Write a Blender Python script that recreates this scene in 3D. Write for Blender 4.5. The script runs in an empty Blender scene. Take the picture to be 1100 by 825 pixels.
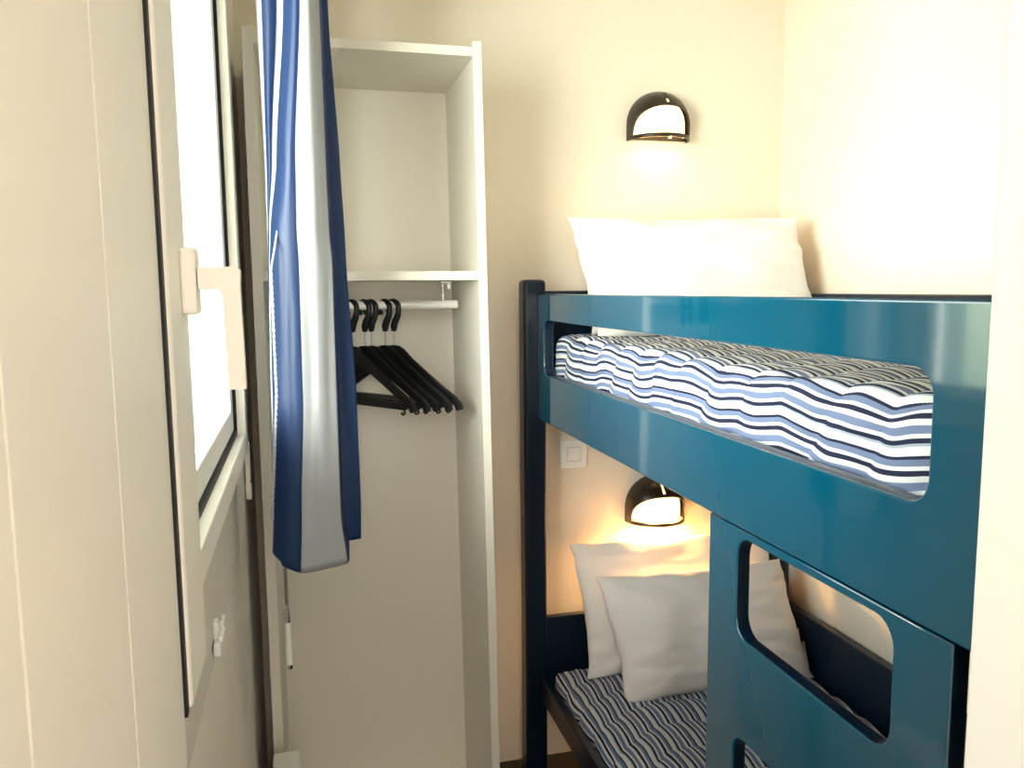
import bpy, bmesh, math, random
from mathutils import Vector, Matrix, noise

# ---------------------------------------------------------------- camera, light, exposure
sc = bpy.context.scene
COL = sc.collection
EYE = 1.515
cd = bpy.data.cameras.new('camera'); cam = bpy.data.objects.new('camera', cd); COL.objects.link(cam)
yaw, pit, roll = (math.radians(a) for a in (14.34, 6.685, -0.535))
fwd = Vector((math.sin(yaw)*math.cos(pit), math.cos(yaw)*math.cos(pit), -math.sin(pit)))
r0 = Vector((math.cos(yaw), -math.sin(yaw), 0)); u0 = r0.cross(fwd)
rt = r0*math.cos(roll) + u0*math.sin(roll); up = -r0*math.sin(roll) + u0*math.cos(roll)
cam.matrix_world = Matrix(((rt.x, up.x, -fwd.x, 0), (rt.y, up.y, -fwd.y, 0), (rt.z, up.z, -fwd.z, EYE), (0, 0, 0, 1)))
cd.sensor_fit = 'HORIZONTAL'; cd.sensor_width = 36.0; cd.lens = 36.0*875.0/1100.0
cd.clip_start = 0.02; cd.clip_end = 200
sc.camera = cam
sc.view_settings.view_transform = 'Standard'
sc.view_settings.look = 'None'
sc.view_settings.gamma = 1.0
sc.view_settings.use_curve_mapping = False
sc.view_settings.exposure = 1.0

W = bpy.data.worlds.new('daylight'); sc.world = W; W.use_nodes = True
wn = W.node_tree; bg = wn.nodes['Background']; bg.inputs[1].default_value = 6.0
wtc = wn.nodes.new('ShaderNodeTexCoord'); wsp = wn.nodes.new('ShaderNodeSeparateXYZ'); wrp = wn.nodes.new('ShaderNodeValToRGB')
wmp = wn.nodes.new('ShaderNodeMapRange'); wmp.inputs[1].default_value = -1; wmp.inputs[2].default_value = 1
we = wrp.color_ramp.elements                     # garden below the horizon, hazy bright sky above
we[0].position = 0.40; we[0].color = (0.16, 0.19, 0.11, 1); we[1].position = 0.60; we[1].color = (1.0, 0.98, 0.92, 1)
k = we.new(0.49); k.color = (0.52, 0.55, 0.38, 1)
k = we.new(0.66); k.color = (0.95, 0.94, 0.90, 1)
k = we.new(0.76); k.color = (0.40, 0.41, 0.42, 1)
k = we.new(1.0); k.color = (0.22, 0.24, 0.27, 1)
wn.links.new(wtc.outputs['Generated'], wsp.inputs[0]); wn.links.new(wsp.outputs[2], wmp.inputs[0])
wn.links.new(wmp.outputs[0], wrp.inputs[0]); wn.links.new(wrp.outputs[0], bg.inputs[0])

def area(name, loc, target, sx, sy, power, color):
    l = bpy.data.lights.new(name, 'AREA'); l.shape = 'RECTANGLE'; l.size = sx; l.size_y = sy
    l.energy = power; l.color = color
    o = bpy.data.objects.new(name, l); COL.objects.link(o); o.location = loc
    o.rotation_euler = (Vector(target) - Vector(loc)).to_track_quat('-Z', 'Y').to_euler()
    return o
area('window_daylight', (-1.35, 0.55, 1.70), (0.3, 1.5, 1.65), 2.0, 1.1, 110, (1.0, 0.98, 0.94))
area('doorway_daylight', (0.25, -1.5, 1.7), (0.4, 1.4, 1.3), 0.8, 1.2, 9, (1.0, 0.93, 0.83))
area('hall_fill', (-0.14, -0.70, 1.85), (1.0, -0.50, 1.85), 0.7, 0.9, 17, (1.0, 0.95, 0.89))  # added fill behind the camera, brightens jamb and right wall; no window here

# ---------------------------------------------------------------- helpers
def mat(name, color, rough=0.5, spec=0.5, metal=0.0, coat=0.0, bump=None, mottled=0.0):
    m = bpy.data.materials.new(name); m.use_nodes = True
    nt = m.node_tree; b = nt.nodes['Principled BSDF']
    b.inputs['Base Color'].default_value = (*color, 1); b.inputs['Roughness'].default_value = rough
    b.inputs['Specular IOR Level'].default_value = spec; b.inputs['Metallic'].default_value = metal
    b.inputs['Coat Weight'].default_value = coat; b.inputs['Coat Roughness'].default_value = 0.05
    if bump or mottled:
        tc = nt.nodes.new('ShaderNodeTexCoord'); nz = nt.nodes.new('ShaderNodeTexNoise')
        nz.inputs['Scale'].default_value = bump[0] if bump else 8; nz.inputs['Detail'].default_value = 4
        nt.links.new(tc.outputs['Object'], nz.inputs['Vector'])
        if bump:
            bp = nt.nodes.new('ShaderNodeBump'); bp.inputs['Strength'].default_value = bump[1]; bp.inputs['Distance'].default_value = bump[2]
            nt.links.new(nz.outputs['Fac'], bp.inputs['Height']); nt.links.new(bp.outputs['Normal'], b.inputs['Normal'])
        if mottled:
            mx = nt.nodes.new('ShaderNodeMix'); mx.data_type = 'RGBA'
            mx.inputs[6].default_value = (*color, 1); mx.inputs[7].default_value = (*[c*(1-mottled) for c in color], 1)
            nt.links.new(nz.outputs['Fac'], mx.inputs[0]); nt.links.new(mx.outputs[2], b.inputs['Base Color'])
    return m

def new(): return bmesh.new()

def box(bm, x0, x1, y0, y1, z0, z1, bev=0.0, seg=2):
    vs = [bm.verts.new((x, y, z)) for x in (x0, x1) for y in (y0, y1) for z in (z0, z1)]
    fs = [(0, 1, 3, 2), (4, 6, 7, 5), (0, 4, 5, 1), (2, 3, 7, 6), (0, 2, 6, 4), (1, 5, 7, 3)]
    faces = [bm.faces.new([vs[i] for i in f]) for f in fs]
    if bev:
        es = list({e for f in faces for e in f.edges})
        bmesh.ops.bevel(bm, geom=es, offset=bev, segments=seg, affect='EDGES', profile=0.5)
    return bm

def tube(bm, pts, rad, n=12, cap=True):
    pts = [Vector(p) for p in pts]
    rads = rad if isinstance(rad, (list, tuple)) else [rad]*len(pts)
    rings = []; prev = None
    for i, p in enumerate(pts):
        d = (pts[min(i+1, len(pts)-1)] - pts[max(i-1, 0)]).normalized()
        if prev is None:
            a = Vector((0, 0, 1)) if abs(d.z) < 0.9 else Vector((1, 0, 0))
            nrm = d.cross(a).normalized()
        else:
            nrm = (prev - d*prev.dot(d)).normalized()
        prev = nrm; bn = d.cross(nrm)
        rings.append([bm.verts.new(p + (nrm*math.cos(2*math.pi*k/n) + bn*math.sin(2*math.pi*k/n))*rads[i]) for k in range(n)])
    for a, b in zip(rings, rings[1:]):
        for k in range(n): bm.faces.new((a[k], a[(k+1) % n], b[(k+1) % n], b[k]))
    if cap:
        bm.faces.new(rings[0][::-1]); bm.faces.new(rings[-1])
    return bm

def obj(name, bm, m, parent=None, smooth=False, local=False):
    """one mesh object; world-space geometry is rebased onto its parent's location"""
    bmesh.ops.recalc_face_normals(bm, faces=bm.faces)
    if parent is not None and not local:
        off = parent['_o'] if '_o' in parent else parent.location
        off = Vector(off)
        bmesh.ops.translate(bm, verts=bm.verts, vec=-off)
    me = bpy.data.meshes.new(name); bm.to_mesh(me); bm.free()
    for mm in (m if isinstance(m, list) else [m]): me.materials.append(mm)
    if smooth:
        for p in me.polygons: p.use_smooth = True
        if smooth != True: me.set_sharp_from_angle(angle=math.radians(smooth))
    o = bpy.data.objects.new(name, me); COL.objects.link(o)
    if parent is not None: o.parent = parent
    return o

ORI = {}
def sub(name, bm, m, part, root, smooth=False):
    """a sub-part: its part sits at the root's origin, so rebase onto the root"""
    bmesh.ops.translate(bm, verts=bm.verts, vec=-Vector(root.location))
    return obj(name, bm, m, part, smooth, local=True)

def rebase(o):
    """move a top-level mesh's origin to the middle of its base"""
    xs = [v.co for v in o.data.vertices]
    c = Vector(((min(v.x for v in xs)+max(v.x for v in xs))/2, (min(v.y for v in xs)+max(v.y for v in xs))/2, min(v.z for v in xs)))
    o.data.transform(Matrix.Translation(-c)); o.location = c
    return o

def tag(o, label, cat, group=None):
    o['label'] = label; o['category'] = cat
    if group: o['group'] = group
    return o

def thing(name, label, cat, loc, rz=0, group=None):
    o = bpy.data.objects.new(name, None); COL.objects.link(o); o.empty_display_size = 0.05
    o.location = loc; o.rotation_euler = (0, 0, rz)
    return tag(o, label, cat, group)

def struct(name, bm, m, parent=None, smooth=False):
    o = obj(name, bm, m, parent, smooth)
    if parent is None: o['kind'] = 'structure'
    return o

def rrect(a0, a1, b0, b1, r, n=8):
    out = []
    for cx, cy, st in ((a1-r, b1-r, 0), (a0+r, b1-r, 90), (a0+r, b0+r, 180), (a1-r, b0+r, 270)):
        for k in range(n+1):
            t = math.radians(st + 90*k/n); out.append((cx + r*math.cos(t), cy + r*math.sin(t)))
    return out

def board(outline, holes, x0, x1, bev=0.003):
    """board in a plane of constant x with cut-outs; outline / holes are (y, z) loops"""
    cu = bpy.data.curves.new('board_outline', 'CURVE'); cu.dimensions = '2D'; cu.fill_mode = 'BOTH'
    cu.extrude = (x1-x0)/2 - bev; cu.bevel_depth = bev; cu.bevel_resolution = 2; cu.offset = -bev
    for loop in [outline] + holes:
        s = cu.splines.new('POLY'); s.points.add(len(loop)-1); s.use_cyclic_u = True
        for p, (a, b) in zip(s.points, loop): p.co = (a, b, 0, 1)
    ob = bpy.data.objects.new('board_outline', cu); COL.objects.link(ob)
    dg = bpy.context.evaluated_depsgraph_get()
    me = bpy.data.meshes.new_from_object(ob.evaluated_get(dg))
    bm = new(); bm.from_mesh(me)
    bpy.data.objects.remove(ob); bpy.data.curves.remove(cu); bpy.data.meshes.remove(me)
    bmesh.ops.remove_doubles(bm, verts=bm.verts, dist=1e-5)
    for v in bm.verts: v.co = Vector(((x0+x1)/2 + v.co.z, v.co.x, v.co.y))
    bmesh.ops.recalc_face_normals(bm, faces=bm.faces)
    for f in bm.faces:                                   # edge and cut-out faces take the second material, navy
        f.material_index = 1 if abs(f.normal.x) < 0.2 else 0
    return bm

# ---------------------------------------------------------------- materials
M = {}
M['wall'] = mat('warm_white_plaster', (0.88, 0.80, 0.685), 0.75, 0.25, bump=(28, 0.35, 0.006))
M['wall_side'] = mat('window_wall_paint', (0.88, 0.83, 0.75), 0.7, 0.25, bump=(45, 0.15, 0.003))
M['ceiling'] = mat('ceiling_paint', (0.86, 0.82, 0.73), 0.85, 0.2, bump=(30, 0.15, 0.003))
M['floor'] = mat('dark_floor', (0.010, 0.009, 0.009), 0.5, 0.4, bump=(60, 0.2, 0.002), mottled=0.5)
M['white_trim'] = mat('white_gloss_trim', (0.93, 0.92, 0.89), 0.45, 0.4, bump=(60, 0.04, 0.001))
M['pvc'] = mat('cream_window_plastic', (0.90, 0.865, 0.80), 0.4, 0.4, bump=(90, 0.03, 0.001))
M['reveal'] = mat('outer_reveal_paint', (0.17, 0.195, 0.165), 0.6, 0.3, bump=(40, 0.05, 0.002))
M['plate'] = mat('window_skirt_paint', (0.72, 0.68, 0.61), 0.45, 0.4, bump=(20, 0.05, 0.002))
M['gasket'] = mat('black_rubber_gasket', (0.012, 0.012, 0.016), 0.6, 0.3, bump=(200, 0.05, 0.001))
M['lam'] = mat('white_laminate', (0.80, 0.755, 0.665), 0.45, 0.4, bump=(120, 0.05, 0.001))
M['rodw'] = mat('white_enamel_rod', (0.85, 0.84, 0.80), 0.3, 0.5, bump=(80, 0.02, 0.001))
M['teal'] = mat('teal_gloss_paint', (0.000, 0.074, 0.135), 0.10, 0.6, coat=0.7, bump=(7, 0.06, 0.003))
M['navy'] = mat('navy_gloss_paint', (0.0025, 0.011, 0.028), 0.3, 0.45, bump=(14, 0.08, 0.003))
M['black'] = mat('matt_black_plastic', (0.007, 0.007, 0.008), 0.42, 0.4, bump=(120, 0.05, 0.001))
M['shade'] = mat('bronze_black_shade', (0.024, 0.015, 0.008), 0.32, 0.5, bump=(60, 0.04, 0.001))
M['steel'] = mat('steel', (0.6, 0.6, 0.6), 0.25, 0.5, 1.0, bump=(200, 0.02, 0.001))
M['cotton'] = mat('white_cotton', (0.90, 0.87, 0.85), 0.9, 0.15, bump=(160, 0.12, 0.002))
M['paper'] = mat('pale_label', (0.75, 0.73, 0.70), 0.8, 0.2, bump=(90, 0.05, 0.001))

def glass():
    m = bpy.data.materials.new('window_glass'); m.use_nodes = True; nt = m.node_tree; nt.nodes.clear()
    o = nt.nodes.new('ShaderNodeOutputMaterial'); mx = nt.nodes.new('ShaderNodeMixShader'); mx.inputs[0].default_value = 0.07
    t = nt.nodes.new('ShaderNodeBsdfTransparent'); g = nt.nodes.new('ShaderNodeBsdfGlossy'); g.inputs['Roughness'].default_value = 0.02
    t.inputs[0].default_value = (0.95, 0.985, 0.96, 1)
    nt.links.new(t.outputs[0], mx.inputs[1]); nt.links.new(g.outputs[0], mx.inputs[2]); nt.links.new(mx.outputs[0], o.inputs[0])
    return m
M['glass'] = glass()

def cloth(name, color, trans, amount, rough=0.85, spec=0.1):
    m = mat(name, color, rough, spec, bump=(220, 0.15, 0.001)); nt = m.node_tree
    b = nt.nodes['Principled BSDF']; o = nt.nodes['Material Output']
    t = nt.nodes.new('ShaderNodeBsdfTranslucent'); t.inputs[0].default_value = (*trans, 1)
    mx = nt.nodes.new('ShaderNodeMixShader'); mx.inputs[0].default_value = amount
    nt.links.new(b.outputs[0], mx.inputs[1]); nt.links.new(t.outputs[0], mx.inputs[2]); nt.links.new(mx.outputs[0], o.inputs[0])
    return m
M['curtain_blue'] = cloth('curtain_blue_cloth', (0.020, 0.045, 0.115), (0.16, 0.36, 0.80), 0.45, 0.42, 0.5)
M['curtain_white'] = cloth('curtain_white_cloth', (0.40, 0.41, 0.43), (0.36, 0.38, 0.40), 0.12)

def emitter(name, color, s):
    m = bpy.data.materials.new(name); m.use_nodes = True; nt = m.node_tree
    b = nt.nodes['Principled BSDF']; b.inputs['Base Color'].default_value = (0.9, 0.85, 0.75, 1)
    b.inputs['Emission Color'].default_value = (*color, 1); b.inputs['Emission Strength'].default_value = s
    return m
M['glow'] = emitter('lit_diffuser', (1.0, 0.76, 0.38), 1.15)

def stripes():
    """woven stripes running along the mattress; uv.x is the distance round its cross-section in metres"""
    m = bpy.data.materials.new('striped_ticking'); m.use_nodes = True; nt = m.node_tree
    b = nt.nodes['Principled BSDF']; b.inputs['Roughness'].default_value = 0.85; b.inputs['Specular IOR Level'].default_value = 0.15
    uv = nt.nodes.new('ShaderNodeUVMap'); sp = nt.nodes.new('ShaderNodeSeparateXYZ')
    fr = nt.nodes.new('ShaderNodeMath'); fr.operation = 'MULTIPLY'; fr.inputs[1].default_value = 1/0.070
    fc = nt.nodes.new('ShaderNodeMath'); fc.operation = 'FRACT'
    rp = nt.nodes.new('ShaderNodeValToRGB'); rp.color_ramp.interpolation = 'CONSTANT'
    nv = (0.018, 0.022, 0.052, 1); wh = (0.66, 0.68, 0.70, 1); bl = (0.155, 0.20, 0.33, 1); gr = (0.34, 0.40, 0.50, 1)
    stops = [(0.0, nv), (0.10, wh), (0.21, bl), (0.36, wh), (0.44, nv), (0.53, gr), (0.58, wh), (0.74, nv), (0.80, bl), (0.92, wh)]
    e = rp.color_ramp.elements
    e[0].position = 0; e[0].color = stops[0][1]; e[1].position = stops[1][0]; e[1].color = stops[1][1]
    for p, c in stops[2:]:
        k = e.new(p); k.color = c
    nt.links.new(uv.outputs[0], sp.inputs[0]); nt.links.new(sp.outputs[0], fr.inputs[0]); nt.links.new(fr.outputs[0], fc.inputs[0])
    nt.links.new(fc.outputs[0], rp.inputs[0]); nt.links.new(rp.outputs[0], b.inputs['Base Color'])
    return m
M['ticking'] = stripes()

# ---------------------------------------------------------------- the room
XL, XR, YB, YF, ZC = -0.15, 1.52, 2.40, 0.45, 2.50
WY0, WY1, WZ0, WZ1 = 0.87, 1.70, 1.215, 2.32            # window opening in the left wall
struct('floor', box(new(), -0.30, 1.66, -1.7, 2.52, -0.08, 0.0), M['floor'])
struct('ceiling', box(new(), -0.30, 1.66, -1.7, 2.52, ZC, ZC+0.08), M['ceiling'])
struct('wall_hall', box(new(), -0.30, 1.66, -1.82, -1.7, 0, ZC), M['wall'])
struct('wall_back', box(new(), -0.30, 1.66, YB, YB+0.12, 0, ZC), M['wall'])
struct('wall_right', box(new(), XR, XR+0.12, -1.7, YB, 0, ZC), M['wall'])
bm = new()
box(bm, XL-0.11, XL, -1.7, WY0, 0, ZC); box(bm, XL-0.11, XL, WY1, YB, 0, ZC)
box(bm, XL-0.11, XL, WY0, WY1, 0, WZ0); box(bm, XL-0.11, XL, WY0, WY1, WZ1, ZC)
struct('wall_left', bm, M['wall_side'])
bm = new()
box(bm, 0.475, XR, 0.33, YF, 0, ZC); box(bm, XL, 0.475, 0.33, YF, 2.12, ZC)
struct('wall_front', bm, M['wall'])
# door lining: white jamb right beside the camera
bm = new(); box(bm, 0.446, 0.475, 0.31, YF+0.001, 0, 2.12, 0.002); box(bm, XL, 0.446, 0.31, YF+0.001, 2.09, 2.12, 0.002)
box(bm, 0.446+0.012, 0.475+0.06, 0.29, 0.31, 0, 2.16, 0.002)
struct('door_1', bm, M['white_trim'])

bm = new(); box(bm, XL-0.13, -0.171, WY1-0.012, WY1, WZ0, WZ1); box(bm, XL-0.13, -0.171, WY0, WY1, WZ0-0.0, WZ0+0.012)
struct('trim_1', bm, M['reveal'])

# window: frame, recessed sash, meeting post with handle, closed leaf beside it
bm = new()                                               # fixed frame standing 3 cm proud of the wall
box(bm, -0.170, -0.118, 1.685, 1.737, 1.190, 2.40, 0.002)
box(bm, -0.170, -0.118, 0.80, 1.685, 1.190, 1.232, 0.002)
box(bm, -0.170, -0.118, 0.80, 1.685, 2.30, 2.40, 0.002)
win = struct('window_1', bm, M['pvc'])
bm = new(); box(bm, -0.166, -0.140, 1.632, 1.679, 1.240, 2.295, 0.003); box(bm, -0.166, -0.140, 0.86, 1.632, 1.240, 1.285, 0.003)
box(bm, -0.166, -0.140, 0.86, 1.632, 2.25, 2.295, 0.003)
sash = obj('sash', bm, M['white_trim'], win)
bm = new(); box(bm, -0.164, -0.134, 1.679, 1.685, 1.232, 2.30); box(bm, -0.164, -0.134, 0.86, 1.679, 1.232, 1.240)
obj('gasket', bm, M['gasket'], win)
obj('pane', box(new(), -0.1555, -0.1515, 0.88, 1.634, 1.283, 2.252), M['glass'], win)
bm = new(); box(bm, -0.160, -0.112, 0.768, 0.884, 1.130, 2.40, 0.004); 
post = obj('meeting_post', bm, M['pvc'], win)
obj('gap_seal', box(new(), -0.149, -0.1153, 0.757, 0.768, 1.128, 2.40), M['gasket'], win)
bm = new()
for a, b in ((-0.30, 0.364), (0.366, 0.560), (0.562, 0.757)):
    box(bm, -0.149, -0.118, a, b, 1.083, 2.40, 0.0012)
box(bm, -0.149, -0.121, -0.30, 0.755, 1.085, 2.40)
obj('closed_leaf', bm, M['pvc'], win)
obj('skirt_plate', box(new(), XL-0.001, -0.146, -0.30, 1.745, 0.968, 1.192, 0.001), M['plate'], win)
bm = new(); box(bm, -0.146, -0.138, 1.225, 1.245, 0.985, 1.03, 0.003); box(bm, -0.139, -0.131, 1.215, 1.255, 1.002, 1.012, 0.003)
box(bm, -0.139, -0.133, 1.25, 1.285, 1.008, 1.02, 0.003); box(bm, -0.144, -0.134, 1.205, 1.225, 0.985, 1.005, 0.003)
obj('latch', bm, M['white_trim'], win)
bm = new(); tube(bm, [(-0.122, 1.744, 1.205), (-0.122, 1.744, 1.125)], 0.0055); tube(bm, [(-0.122, 1.744, 1.118), (-0.122, 1.744, 1.085)], 0.0065)
box(bm, -0.126, -0.119, 1.737, 1.742, 1.10, 1.195)
obj('hinge', bm, M['pvc'], win)
# handle: back plate, neck reaching into the room, grip hanging down with finger scallops
obj('handle_plate', box(new(), -0.112, -0.098, 0.838, 0.874, 1.493, 1.557, 0.003), M['pvc'], win)
bm = new()
top, bot = 1.539, 1.418
N = 34
left, right = [], []
for k in range(N+1):
    t = k/N; z = top - 0.020 + (bot - top + 0.020)*t
    sc_ = 0.0018*abs(math.sin(t*math.pi*4.5)) if t > 0.12 else 0
    left.append((-0.0765 + 0.004*(1-t)**2*0 - 0.0*t + (0.0 if t > 0.15 else -0.006*(1-t/0.15)**2) + 0.0018 - sc_ + 0.003*t, z)); right.append((-0.057 - 0.0015*(1-t), z))
prof = [(-0.097, top-0.001), (-0.097, top-0.022)] + [( -0.085, top-0.0225)] + left + right[::-1] + [(-0.0575, top-0.004), (-0.061, top)]
va = [bm.verts.new((x, 0.846, z)) for x, z in prof]; vb = [bm.verts.new((x, 0.864, z)) for x, z in prof]
bm.faces.new(va[::-1]); bm.faces.new(vb)
for i in range(len(prof)):
    j = (i+1) % len(prof); bm.faces.new((va[i], va[j], vb[j], vb[i]))
obj('handle', bm, M['pvc'], win)

# ---------------------------------------------------------------- bunk bed
BX = 0.66
bed = thing('bunk_bed', 'teal and navy gloss bunk bed filling the right side of the room', 'bunk bed', (1.07, 1.4, 0))
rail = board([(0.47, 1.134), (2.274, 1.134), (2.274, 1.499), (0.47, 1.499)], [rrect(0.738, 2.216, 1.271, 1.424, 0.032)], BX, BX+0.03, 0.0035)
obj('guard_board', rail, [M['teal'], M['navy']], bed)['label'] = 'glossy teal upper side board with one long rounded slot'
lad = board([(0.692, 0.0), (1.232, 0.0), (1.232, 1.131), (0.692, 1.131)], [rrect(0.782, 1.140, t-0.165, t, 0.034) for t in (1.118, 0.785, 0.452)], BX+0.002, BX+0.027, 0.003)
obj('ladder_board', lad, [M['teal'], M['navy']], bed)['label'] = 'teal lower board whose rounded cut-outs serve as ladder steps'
def post_bm(x, y, h=1.540): return box(new(), x-0.034, x+0.034, y-0.032, y+0.032, 0, h, 0.012, 6)
PYB, PYF = 2.308, 0.52
for x, y in ((0.651+0.002, PYB), (1.475, PYB), (1.475, PYF), (0.724, PYF-0.018)):
    obj('post', post_bm(x, y), M['navy'], bed)['label'] = 'navy upright post'
for z0, z1 in ((0.262, 0.512), (1.16, 1.507)):
    obj('headboard', box(new(), 0.687, 1.441, PYB-0.014, PYB+0.014, z0, z1, 0.004), M['navy'], bed)
    obj('footboard', box(new(), 0.758, 1.441, PYF-0.014, PYF+0.014, z0, z1, 0.004), M['navy'], bed)
for z0, z1 in ((0.25, 0.515), (1.16, 1.492)):
    obj('wall_rail', box(new(), 1.452, 1.476, PYF+0.03, PYB-0.03, z0, z1, 0.004), M['navy'], bed)
obj('side_rail', box(new(), 0.664, 0.688, 1.2, PYB-0.03, 0.262, 0.336, 0.004), M['navy'], bed)
obj('side_rail', box(new(), 0.664, 0.688, PYF+0.01, 0.71, 0.262, 0.336, 0.004), M['navy'], bed)
for z in (0.270, 1.19):
    obj('slat_base', box(new(), 0.689, 1.452, PYF+0.03, PYB-0.03, z-0.007, z+0.007, 0.002), M['navy'], bed)

def mattress(x0, x1, y0, y1, z0, z1, r, seed):
    """quilted cover: rounded cross-section swept along the bed; uv.x is arc length round the section"""
    w, h = x1-x0, z1-z0; prof = []; s = 0
    def put(px, pz, nx, nz):
        nonlocal s
        if prof: s += math.hypot(px-prof[-1][0], pz-prof[-1][1])
        prof.append((px, pz, nx, nz, s))
    nt_, ns, nc = 70, 22, 9
    for k in range(nt_): put(x1-r - (w-2*r)*k/nt_, z1, 0, 1)             # top, from wall to room
    for k in range(nc):
        t = math.radians(90 + 90*k/nc); put(x0+r+r*math.cos(t), z1-r+r*math.sin(t), math.cos(t), math.sin(t))
    for k in range(ns): put(x0, z1-r - (h-2*r)*k/ns, -1, 0)
    for k in range(nc):
        t = math.radians(180 + 90*k/nc); put(x0+r+r*math.cos(t), z0+r+r*math.sin(t), math.cos(t), math.sin(t))
    for k in range(14): put(x0+r + (w-2*r)*k/14, z0, 0, -1)
    for k in range(nc):
        t = math.radians(270 + 90*k/nc); put(x1-r+r*math.cos(t), z0+r+r*math.sin(t), math.cos(t), math.sin(t))
    for k in range(8): put(x1, z0+r + (h-2*r)*k/8, 1, 0)
    for k in range(nc+1):
        t = math.radians(90*k/nc); put(x1-r+r*math.cos(t), z1-r+r*math.sin(t), math.cos(t), math.sin(t))
    total = s; n = len(prof); NY = 210; cx, cz = (x0+x1)/2, (z0+z1)/2
    bm = new(); uvl = bm.loops.layers.uv.new('UVMap'); rows = []
    L = y1-y0
    for j in range(NY+1):
        y = y0 + L*j/NY; e = min(y-y0, y1-y); k = 1.0
        if e < r: k = 1 - (1 - math.sqrt(max(0, 1-(1-e/r)**2)))
        inset = r*(1-k)
        row = []
        for px, pz, nx, nz, sv in prof:
            f = noise.noise(Vector((px*5, y*5, pz*5 + seed)))
            yy = y + 0.055*math.sin(sv*9 + seed) + 0.02*noise.noise(Vector((sv*8, y*3, seed)))
            ph = (yy/0.115) % 1.0
            puff = 0.0115*(abs(math.sin(math.pi*ph))**0.55) - 0.0115
            chop = 0.0035*noise.noise(Vector((sv*55, y*14, seed)))
            big = 0.006*f
            dn = puff + big + chop
            if nx < -0.5: dz = 0.0075*math.sin(y*17 + seed) + 0.003*math.sin(y*41+1.3)
            else: dz = 0
            if pz < z0+0.01 and nz < -0.5: dn = 0; dz = 0
            if nx > 0.9: dn = min(dn, 0)
            row.append(bm.verts.new((px + nx*(dn-inset), y, pz + nz*(dn-inset) + dz*(min(1, (pz-z0)/0.05)))))
        rows.append(row)
    for j in range(NY):
        for i in range(n-1):
            f = bm.faces.new((rows[j][i], rows[j][i+1], rows[j+1][i+1], rows[j+1][i]))
            for lp, (ii, jj) in zip(f.loops, ((i, j), (i+1, j), (i+1, j+1), (i, j+1))):
                y = y0 + L*jj/NY; sv = prof[ii][4]
                wob = 0.004*noise.noise(Vector((sv*6, y*7, seed+4))) + 0.0016*noise.noise(Vector((sv*20, y*26, seed+9)))
                lp[uvl].uv = (sv + wob, y)
    for row, rev in ((rows[0], False), (rows[-1], True)):
        c = bm.verts.new((cx, row[0].co.y, cz))
        for i in range(n-1):
            f = bm.faces.new((row[i], row[i+1], c) if rev else (row[i+1], row[i], c))
            for lp in f.loops: lp[uvl].uv = (lp.vert.co.x*1.0, lp.vert.co.z)
    return bm
mu = obj('mattress', mattress(0.700, 1.443, 0.56, 2.268, 1.203, 1.384, 0.045, 2.0), M['ticking'], None, True)
tag(rebase(mu), 'blue and white striped quilted mattress on the upper bunk', 'mattress')
ml = obj('mattress', mattress(0.694, 1.443, 0.56, 2.268, 0.279, 0.362, 0.038, 7.0), M['ticking'], None, True)
tag(rebase(ml), 'dim navy and white striped quilted mattress on the lower bunk', 'mattress')

def pillow(w, h, t, seed, sag=0.0, wr=1.0, shear=0.0):
    """width along x, height along z, stands on z=0, belly towards -y and +y"""
    bm = new(); N = 56; front, back = {}, {}
    def P(a, b, side):
        pin_a = 1 - 0.05*(1-b*b)**1.0*abs(a)**2.0; pin_b = 1 - 0.05*(1-a*a)*abs(b)**2.0
        x = a*w/2*pin_a + 0.012*noise.noise(Vector((a*2, b*2, seed)))*(1-0.5*abs(a)); z = (b*pin_b+1)*h/2
        x += 0.006*noise.noise(Vector((a*1.5, b*5, seed+3)))*abs(a)
        z += 0.008*noise.noise(Vector((a*5, b*1.5, seed+6)))*abs(b)
        ea, eb = max(0, 1-abs(a)**2.6), max(0, 1-abs(b)**2.6)
        th = t/2*(ea**0.55)*(eb**0.55)
        env = (ea*eb)**0.25
        rad = math.atan2(b, a); x += shear*b
        fold = noise.noise(Vector((a*2.2+seed, b*4.5, side*3+seed)))*0.015 + noise.ridged_multi_fractal(Vector((a*1.6, b*2.6, seed+side)), 1.0, 2.0, 3, 1.0, 2.0)*0.005
        corner = math.sin(rad*23+seed)*0.005*(abs(a*b))**0.8
        th = th*(1 + sag*(-b)*0.35) + env*(fold + corner)*wr
        return Vector((x, side*max(th, 0.0005), z))
    for i in range(N+1):
        for j in range(N+1):
            a = math.sin((2*i/N-1)*math.pi/2*0.999)/math.sin(math.pi/2*0.999); b = math.sin((2*j/N-1)*math.pi/2*0.999)/math.sin(math.pi/2*0.999)
            edge = i in (0, N) or j in (0, N)
            v = bm.verts.new(P(a, b, -1)*1.0); 
            if edge: v.co.y = 0
            front[i, j] = v; back[i, j] = v if edge else bm.verts.new(P(a, b, 1))
    for i in range(N):
        for j in range(N):
            bm.faces.new((front[i, j], front[i+1, j], front[i+1, j+1], front[i, j+1]))
            bm.faces.new((back[i, j+1], back[i+1, j+1], back[i+1, j], back[i, j]))
    return bm
def put_pillow(x, y, z, w, h, t, tilt, seed, label, group, rz=0.0, ry=0.0, sag=0.4, wr=1.0, shear=0.0):
    root = thing('pillow', label, 'pillow', (x, y, z), 0, group)
    root.rotation_euler = (math.radians(tilt), math.radians(ry), math.radians(rz))
    c = obj('cover', pillow(w, h, t, seed, sag, wr, shear), M['cotton'], root, True, local=True)
    return root
up_r = put_pillow(1.125, 2.215, 1.384, 0.69, 0.345, 0.085, -12, 11, 'white pillow against the back wall on the upper bunk, mostly hidden by another', 'pillows on the upper bunk', ry=-0.6, shear=-0.025)
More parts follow.
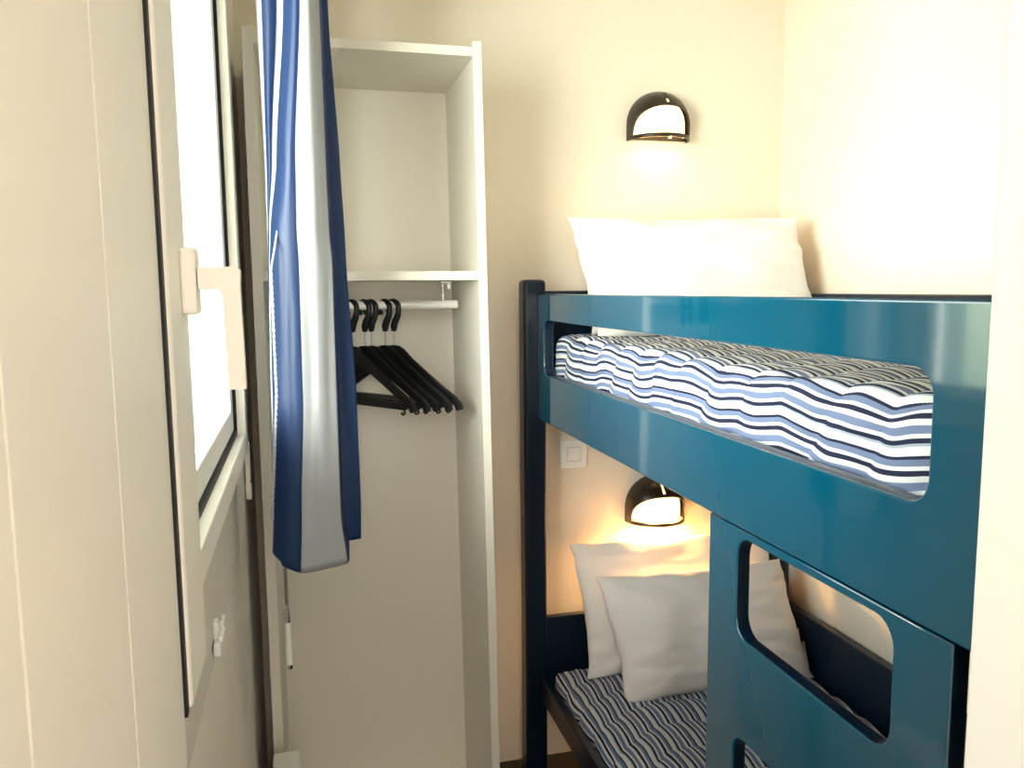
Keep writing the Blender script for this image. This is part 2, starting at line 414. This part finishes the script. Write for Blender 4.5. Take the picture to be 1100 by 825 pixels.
up_f = put_pillow(1.103, 2.085, 1.382, 0.70, 0.342, 0.10, -14, 23, 'wide white pillow in front on the upper bunk, below the upper lamp', 'pillows on the upper bunk', ry=-1.0, shear=-0.02)
lo_r = put_pillow(1.113, 2.175, 0.362, 0.675, 0.395, 0.11, -20, 35, 'taller white pillow at the back of the lower bunk, under the lower lamp', 'pillows on the lower bunk', ry=0.0, shear=-0.006)
lo_f = put_pillow(1.118, 2.020, 0.352, 0.60, 0.355, 0.12, -21, 47, 'smaller white pillow leaning in front of another on the lower bunk', 'pillows on the lower bunk', ry=0.0, shear=-0.022)
for rt_, bits in ((lo_f, ((0.268, 0.008, 0.10, 0.045), (0.285, 0.014, 0.065, 0.04))),):
    bm = new()
    for a, yy, zz, hh in bits: box(bm, a, a+0.035, yy, yy+0.002, zz, zz+hh)
    o = obj('care_tag', bm, M['paper'], rt_, local=True); o['label'] = 'pale sewn-in care tag'

# ---------------------------------------------------------------- wall lamps
def wall_lamp(x, zb, label, glow_power):
    R, S = 0.1005, 0.048                              # radius of the dome, height of the straight skirt
    root = thing('wall_lamp', label, 'lamp', (x, YB, zb), 0, 'wall lamps over the two bunks')
    amax = math.radians(70); rim = 0.011
    def zo(a):                                        # arch of the opening (height above the base) at front angle a
        q = abs(a)/amax
        return rim if q >= 1 else rim + (0.083)*math.sqrt(1-q**2.4)
    def pt(a, h, rr):                                 # h is path length up the meridian: skirt first, then the quarter sphere
        if h <= S: return Vector((rr*math.sin(a), -rr*math.cos(a), h))
        ph = (h-S)/R; return Vector((rr*math.sin(a)*math.cos(ph), -rr*math.cos(a)*math.cos(ph), S + rr*math.sin(ph)))
    def arc(z): return z if z <= S else S + R*math.asin(min(1, (z-S)/R))
    bm = new(); NA, NH = 96, 30; top = S + R*math.pi/2
    h0, h1 = S + R*math.radians(33), S + R*math.radians(60)
    cols = []
    angs = [math.radians(-90 + 180*i/NA) for i in range(NA+1)]
    sl = math.radians(3.6)                            # slit above the opening
    angs = sorted([a for a in angs if abs(abs(a)-sl) > 0.01 and abs(a) > 1e-6] + [-sl, sl, 0.0])
    for a in angs:
        b = arc(zo(a)) if abs(a) < amax else rim
        hs = [b + (h0-b)*k/8 for k in range(8)] + [h0 + (h1-h0)*k/8 for k in range(8)] + [h1 + (top-h1)*k/14 for k in range(15)]
        cols.append([bm.verts.new(pt(a, h, R)) for h in hs])
    for i in range(len(angs)-1):
        for k in range(len(cols[i])-1):
            if max(abs(angs[i]), abs(angs[i+1])) <= sl+1e-6 and 8 <= k < 16: continue
            bm.faces.new((cols[i][k], cols[i+1][k], cols[i+1][k+1], cols[i][k+1]))
    lows = [[bm.verts.new(pt(a, rim*k/2, R)) for k in range(3)] for a in angs]      # rim below the opening
    for i in range(len(angs)-1):
        for k in range(2): bm.faces.new((lows[i][k], lows[i+1][k], lows[i+1][k+1], lows[i][k+1]))
    bmesh.ops.remove_doubles(bm, verts=bm.verts, dist=1e-4)
    bmesh.ops.recalc_face_normals(bm, faces=bm.faces)
    for f in bm.faces:
        c = f.calc_center_median()
        if f.normal.dot(c - Vector((0, 0, min(c.z, S)))) < 0: f.normal_flip()
    me = bpy.data.meshes.new('shade'); bm.to_mesh(me); bm.free(); me.materials.append(M['shade'])
    sh = bpy.data.objects.new('shade', me); COL.objects.link(sh); sh.parent = root
    for p in me.polygons: p.use_smooth = True
    sm = sh.modifiers.new('thickness', 'SOLIDIFY'); sm.thickness = 0.004; sm.offset = -1
    sh['label'] = 'bronze-black domed shade with arched opening'
    bm = new(); r2 = R-0.016                          # glowing inner diffuser, open below
    cols = []
    for i in range(41):
        a = math.radians(-90 + 180*i/40)
        ring = [bm.verts.new((r2*math.sin(a), -r2*math.cos(a), 0.012 + (S-0.012)*k/4)) for k in range(4)]
        ring += [bm.verts.new((r2*math.sin(a)*math.cos(p), -r2*math.cos(a)*math.cos(p), S + r2*math.sin(p))) for p in [math.radians(90*k/14) for k in range(15)]]
        cols.append(ring)
    for i in range(40):
        for k in range(len(cols[0])-1): bm.faces.new((cols[i][k], cols[i+1][k], cols[i+1][k+1], cols[i][k+1]))
    bmesh.ops.remove_doubles(bm, verts=bm.verts, dist=1e-4)
    obj('diffuser', bm, M['glow'], root, True, local=True)['label'] = 'glowing warm white diffuser'
    bm = new(); va = []
    for k in range(25):
        t = math.radians(180*k/24); va.append((R*0.97*math.cos(t), S + R*0.97*math.sin(t)))
    va += [(-R*0.97, 0.004), (R*0.97, 0.004)]
    f1 = [bm.verts.new((a, -0.001, z)) for a, z in va]; f2 = [bm.verts.new((a, -0.006, z)) for a, z in va]
    bm.faces.new(f1); bm.faces.new(f2[::-1])
    for i in range(len(va)): bm.faces.new((f1[i], f1[(i+1) % len(va)], f2[(i+1) % len(va)], f2[i]))
    obj('back_plate', bm, M['shade'], root, local=True)
    bm = new(); tube(bm, [(0.0, -R+0.004, 0.003), (0.0, -R+0.004, -0.006)], [0.005, 0.004], 10)
    obj('screw', bm, M['steel'], root, local=True)
    l = bpy.data.lights.new('bulb_light', 'AREA'); l.shape = 'ELLIPSE'; l.size = 0.15; l.size_y = 0.07; l.energy = glow_power; l.color = (1.0, 0.50, 0.15)
    lo = bpy.data.objects.new('bulb_light', l); COL.objects.link(lo); lo.parent = root; lo.location = (0, -0.052, 0.002)
    lo.rotation_euler = (math.radians(-24), 0, 0)
    return root
wall_lamp(1.083, EYE+0.4465, 'lit half-dome wall lamp on the back wall above the upper bunk', 0.5)
wall_lamp(1.0865, EYE-0.752, 'lit half-dome wall lamp on the back wall above the lower bunk', 3.8)

# light switch
sw = thing('light_switch', 'square white light switch on the back wall under the upper bunk', 'switch', (0.810, YB, 0.996))
obj('plate', box(new(), 0.766, 0.854, YB-0.009, YB, 0.952, 1.040, 0.003), M['white_trim'], sw)
obj('groove', box(new(), 0.786, 0.834, YB-0.0095, YB-0.008, 0.972, 1.020), M['plate'], sw)
obj('rocker', box(new(), 0.789, 0.831, YB-0.013, YB-0.008, 0.975, 1.017, 0.002), M['white_trim'], sw)

# ---------------------------------------------------------------- wardrobe
WYF, WYB = 2.0, 2.395
wd = thing('open_wardrobe', 'tall open white wardrobe with one shelf and hanging rail in the back left corner', 'wardrobe', (0.17, 2.2, 0))
box_l = box(new(), -0.110, -0.086, WYF, WYB, 0, 2.108, 0.001)
obj('side_panel', box_l, M['lam'], wd)
bm = box(new(), 0.4215, 0.443, WYF, WYB, 0, 2.108, 0.001)
for v in bm.verts: v.co.x += 0.028*(1 - v.co.z/2.1)
obj('side_panel', bm, M['lam'], wd)
def span(z0, z1, y0, y1, bev=0.001):
    bm = box(new(), -0.086, 0.4215, y0, y1, z0, z1, bev)
    for v in bm.verts:
        if v.co.x > 0.2: v.co.x += 0.028*(1 - v.co.z/2.1)
    return bm
obj('top_panel', span(2.072, 2.094, WYF, WYB-0.006), M['lam'], wd)
obj('shelf', span(1.537, 1.559, WYF, WYB-0.006), M['lam'], wd)
obj('base_panel', span(0.0, 0.014, WYF+0.004, WYB-0.006), M['lam'], wd)
obj('back_panel', span(0.0, 2.09, WYB-0.006, WYB-0.001, 0), M['lam'], wd)
RZ = 1.474; RY = 2.2
bm = new(); tube(bm, [(-0.086, RY, RZ), (0.410, RY, RZ)], 0.0115, 16)
hr = obj('hanging_rail', bm, M['rodw'], wd, 40)
bm = new(); tube(bm, [(0.372, RY, 1.537), (0.372, RY, RZ-0.012)], 0.0016, 8); box(bm, 0.364, 0.395, RY-0.012, RY+0.012, 1.530, 1.537, 0.001)
box(bm, 0.384, 0.394, RY-0.003, RY+0.003, 1.515, 1.531, 0.001)
sub('bracket', bm, M['steel'], hr, wd)

# ---------------------------------------------------------------- coat hangers
def hanger():
    root = thing('coat_hanger', '', 'coat hanger', (0, 0, 0), 0, 'black coat hangers on the wardrobe rail')
    L = 0.232
    # shoulder arms with a trapezoid opening above the trouser bar (profile in the local xz plane, thickness along y)
    outer = [(-0.03, -0.119), (-0.018, -0.112), (0.018, -0.112), (0.035, -0.121), (0.065, -0.147), (0.12, -0.185), (0.175, -0.222), (0.215, -0.246), (L, -0.262), (L+0.004, -0.279), (L-0.012, -0.283)]
    inner = [(L-0.018, -0.270), (0.205, -0.262), (0.165, -0.241), (0.115, -0.211), (0.065, -0.182), (0.03, -0.163), (0.0, -0.157)]
    half = outer[1:]
    def arm(sgn):
        bm = new(); topc = [(sgn*x, z) for x, z in [(0.0, -0.110)] + outer[2:]]; botc = [(sgn*x, z) for x, z in inner[::-1]]
        loop = topc + botc[::-1]
        t = 0.0058
        def th(x): return t*(0.8 + 0.5*abs(x)/L)
        a = [bm.verts.new((x, -th(x), z)) for x, z in loop]; b = [bm.verts.new((x, th(x), z)) for x, z in loop]
        bm.faces.new(a); bm.faces.new(b[::-1])
        for i in range(len(loop)):
            j = (i+1) % len(loop); bm.faces.new((a[i], b[i], b[j], a[j]))
        bmesh.ops.recalc_face_normals(bm, faces=bm.faces)
        bmesh.ops.bevel(bm, geom=[e for e in bm.edges if e.calc_face_angle(0) > 0.9], offset=0.002, segments=2, affect='EDGES')
        return bm
    for s in (1, -1): obj('shoulder_arm', arm(s), M['black'], root, local=True)
    bm = new(); box(bm, -0.2, 0.2, -0.006, 0.006, -0.277, -0.258, 0.002)
    for s in (-1, 1): tube(bm, [(s*0.192, 0, -0.276), (s*0.196, 0, -0.287), (s*0.188, 0, -0.291), (s*0.182, 0, -0.286)], 0.003, 8)
    obj('trouser_bar', bm, M['black'], root, local=True)
    bm = new(); tube(bm, [(0, 0, -0.116), (0, 0, -0.064)], 0.0017, 8)
    obj('stem', bm, M['steel'], root, local=True)['label'] = 'thin metal stem'
    bm = new(); pts = [(0.0, 0, -0.070), (0.001, 0, -0.055), (0.006, 0, -0.042), (0.014, 0, -0.030), (0.0195, 0, -0.014)]
    for k in range(13):
        t = math.radians(-10 + 195*k/12); pts.append((0.0195*math.cos(t), 0, 0.0195*math.sin(t)*0.85 - 0.001))
    pts += [(-0.018, 0, -0.012), (-0.015, 0, -0.022)]
    tube(bm, pts, [0.0075, 0.0105, 0.0105, 0.0095] + [0.0082]*(len(pts)-5) + [0.0072], 12)
    for v in bm.verts: v.co.y *= 0.8
    obj('hook', bm, M['black'], root, True, local=True)
    for c in root.children: c.data.transform(Matrix.Scale(0.93, 4, (0, 0, 1)))
    return root
def dup(o):
    r = o.copy(); COL.objects.link(r)
    for c in list(o.children):
        k = c.copy(); COL.objects.link(k); k.parent = r
    return r
hg0 = hanger()
HL = ['black coat hanger nearest the curtain, leftmost on the rail, its bar and open triangle showing',
      'black coat hanger second from the curtain on the wardrobe rail',
      'black coat hanger in the middle of the five on the wardrobe rail',
      'black coat hanger fourth from the curtain, second from the wardrobe side panel',
      'black coat hanger nearest the right side panel, rightmost on the rail']
for i, (x, ang) in enumerate(((0.127, -54), (0.159, -53), (0.176, -50.5), (0.213, -52.5), (0.236, -51.0))):
    h = hg0 if i == 0 else dup(hg0)
    h.location = (x, RY, RZ-0.0045); h.rotation_euler = (0, 0, math.radians(ang)); h['label'] = HL[i]

# ---------------------------------------------------------------- curtain with its draw wand and cord
cu = thing('curtain', 'bunched blue and white striped curtain hanging beside the window', 'curtain', (0.01, 1.71, 0.956))
KEY = [  # height, then stripe borders (x) from the window side to the room side, last the edge of the rear fold
 (2.400, (-0.0649, -0.0526, -0.0169, 0.0000, 0.0291, 0.0545, 0.0620)),
 (2.065, (-0.0639, -0.0536, -0.0254, -0.0132, 0.0179, 0.0545, 0.0696)),
 (1.769, (-0.0611, -0.0564, -0.0461, -0.0376, -0.0019, 0.0564, 0.0827)),
 (1.628, (-0.0620, -0.0592, -0.0583, -0.0545, -0.0047, 0.0583, 0.0874)),
 (1.571, (-0.0630, -0.0620, -0.0611, -0.0583, -0.0028, 0.0620, 0.0884)),
 (1.299, (-0.0686, -0.0677, -0.0667, -0.0639, -0.0047, 0.0620, 0.1006)),
 (1.050, (-0.0733, -0.0728, -0.0724, -0.0714, -0.0169, 0.0620, 0.1025)),
 (0.956, (-0.0780, -0.0775, -0.0771, -0.0761, -0.0226, 0.0724, 0.1006))]
def border(z):
    for (za, a), (zb, b) in zip(KEY, KEY[1:]):
        if za >= z >= zb:
            t = (za-z)/(za-zb); t = t*t*(3-2*t)*0.5 + t*0.5
            return [p + (q-p)*t for p, q in zip(a, b)]
    return list(KEY[-1][1])
bm = new(); NZ = 90; rows = []; mats = []
for j in range(NZ+1):
    row = []; mats = []
    tz = j/NZ; z = 2.40 + (0.956-2.40)*tz
    e = border(z)
    low = max(0, min(1, (2.1-z)/1.0))
    yb = [1.708, 1.693, 1.693 - 0.010*low, 1.688 - 0.01*low, 1.655, 1.693]
    def seg(xa, ya, xb, yb_, n, m, bulge, first=False):
        for k in range(0 if first else 1, n+1):
            t = k/n; x = xa + (xb-xa)*t; y = ya + (yb_-ya)*t - bulge*math.sin(math.pi*t)
            row.append((x, y)); 
            if not (first and k == 0): mats.append(m)
    seg(e[0], yb[0], e[1], yb[1], 4, 1, 0.001, True)
    seg(e[1], yb[1], e[2], yb[2], 8, 0, 0.006*(1-low) + 0.001)
    seg(e[2], yb[2], e[3], yb[3], 6, 1, -0.003)
    seg(e[3], yb[3], e[4], yb[4], 18, 0, 0.012)
    seg(e[4], yb[4], e[5], yb[5], 22, 1, 0.010 + 0.006*math.sin(tz*5))
    seg(e[5], yb[5], e[5]+0.006, yb[5]+0.024, 6, 0, -0.003)
    seg(e[5]+0.006, yb[5]+0.024, e[5]-0.03, yb[5]+0.050, 8, 0, 0.0)
    xe = e[6]*1.045
    seg(e[5]-0.03, yb[5]+0.050, xe, 1.742, 14, 0, 0.008)
    seg(xe, 1.742, xe-0.012, 1.775, 6, 0, -0.006)
    seg(xe-0.012, 1.775, xe-0.10, 1.80, 8, 1, 0.0)
    out = []
    for i, (x, y) in enumerate(row):
        ss = i/len(row)
        n1 = noise.noise(Vector((ss*14, z*2.2, 3.3)))*0.0035 + noise.noise(Vector((ss*30, z*6, 8.1)))*0.0012
        zz = z
        if z < 1.09:                                   # the hem hangs unevenly from fold to fold
            k = (1.09-z)/0.134
            hem = 0.971 - 0.028*min(1, max(0, (x+0.078)/0.061)) if y < 1.715 else 0.980
            if i < 24: hem += 0.012*max(0, (-0.042-x)/0.033)
            zz = 1.09 + (hem-1.09)*k
        out.append(bm.verts.new((x, y+n1, zz)))
    rows.append(out)
for j in range(NZ):
    for i in range(len(mats)):
        f = bm.faces.new((rows[j][i], rows[j][i+1], rows[j+1][i+1], rows[j+1][i])); f.material_index = mats[i]
cl = obj('cloth', bm, [M['curtain_blue'], M['curtain_white']], cu, True)
cl.modifiers.new('thickness', 'SOLIDIFY').thickness = 0.0012
bm = new(); tube(bm, [(-0.13, 1.71, 2.42), (0.12, 1.71, 2.42)], 0.010, 14); tube(bm, [(-0.149, 1.71, 2.42), (-0.13, 1.71, 2.42)], [0.02, 0.014], 14)
obj('curtain_rail', bm, M['rodw'], cu, 40)
bm = new(); tube(bm, [(-0.0575, 1.7250, 2.3281), (-0.0575, 1.7250, 0.8542)], 0.0022, 8); tube(bm, [(-0.0536, 1.7250, 2.3281), (-0.0536, 1.7250, 0.8335)], 0.0020, 8)
w = obj('wand', bm, M['steel'], cu, 60)
bm = new(); tube(bm, [(-0.0550, 1.7250, 0.8457), (-0.0550, 1.7250, 0.8260), (-0.0545, 1.7250, 0.8166)], [0.0045, 0.006, 0.0062], 12)
sub('end_cap', tube(new(), [(-0.0541, 1.7250, 0.7226), (-0.0541, 1.7250, 0.7132)], [0.0062, 0.0055], 12), M['steel'], w, cu, 40)
sub('ferrule', bm, M['steel'], w, cu, 40)
bm = new(); tube(bm, [(-0.0545, 1.7250, 0.8166), (-0.0541, 1.7250, 0.7226)], 0.0066, 14)
sub('grip', bm, M['rodw'], w, cu, 40)['label'] = 'white grip'
bm = new()
for s in range(2):
    pts = []
    for k in range(240):
        z = 1.557 - (1.557-1.064)*k/239; t = k*0.55 + s*math.pi
        xx = -0.0545 - 0.018*max(0, min(1, (1.31-z)/0.235))
        pts.append((xx + 0.0016*math.cos(t), 1.643 + 0.0016*math.sin(t), z))
    tube(bm, pts, 0.0017, 6)
tube(bm, [(-0.0545, 1.643, 1.557), (-0.047, 1.651, 1.595), (-0.038, 1.68, 1.65)], 0.0024, 6)
obj('pull_cord', bm, M['curtain_white'], cu, True)['label'] = 'white twisted cord'

# low white unit beside the wardrobe foot
ht = thing('panel_heater', 'low white box-shaped heater by the foot of the wardrobe, below the window', 'heater', (-0.075, 1.70, 0.12))
bm = box(new(), -0.106, -0.045, 1.50, 1.90, 0.12, 0.428, 0.006, 3)
obj('casing', bm, M['white_trim'], ht, 40)
bm = new()
for k in range(7): box(bm, -0.0455, -0.0435, 1.54, 1.86, 0.17+0.03*k, 0.178+0.03*k, 0.0005)
obj('grille', bm, M['white_trim'], ht)
bm = new(); box(bm, XL, -0.106, 1.56, 1.60, 0.22, 0.34)
obj('wall_bracket', bm, M['steel'], ht)
obj('wall_bracket', box(new(), XL, -0.106, 1.80, 1.84, 0.22, 0.34), M['steel'], ht)
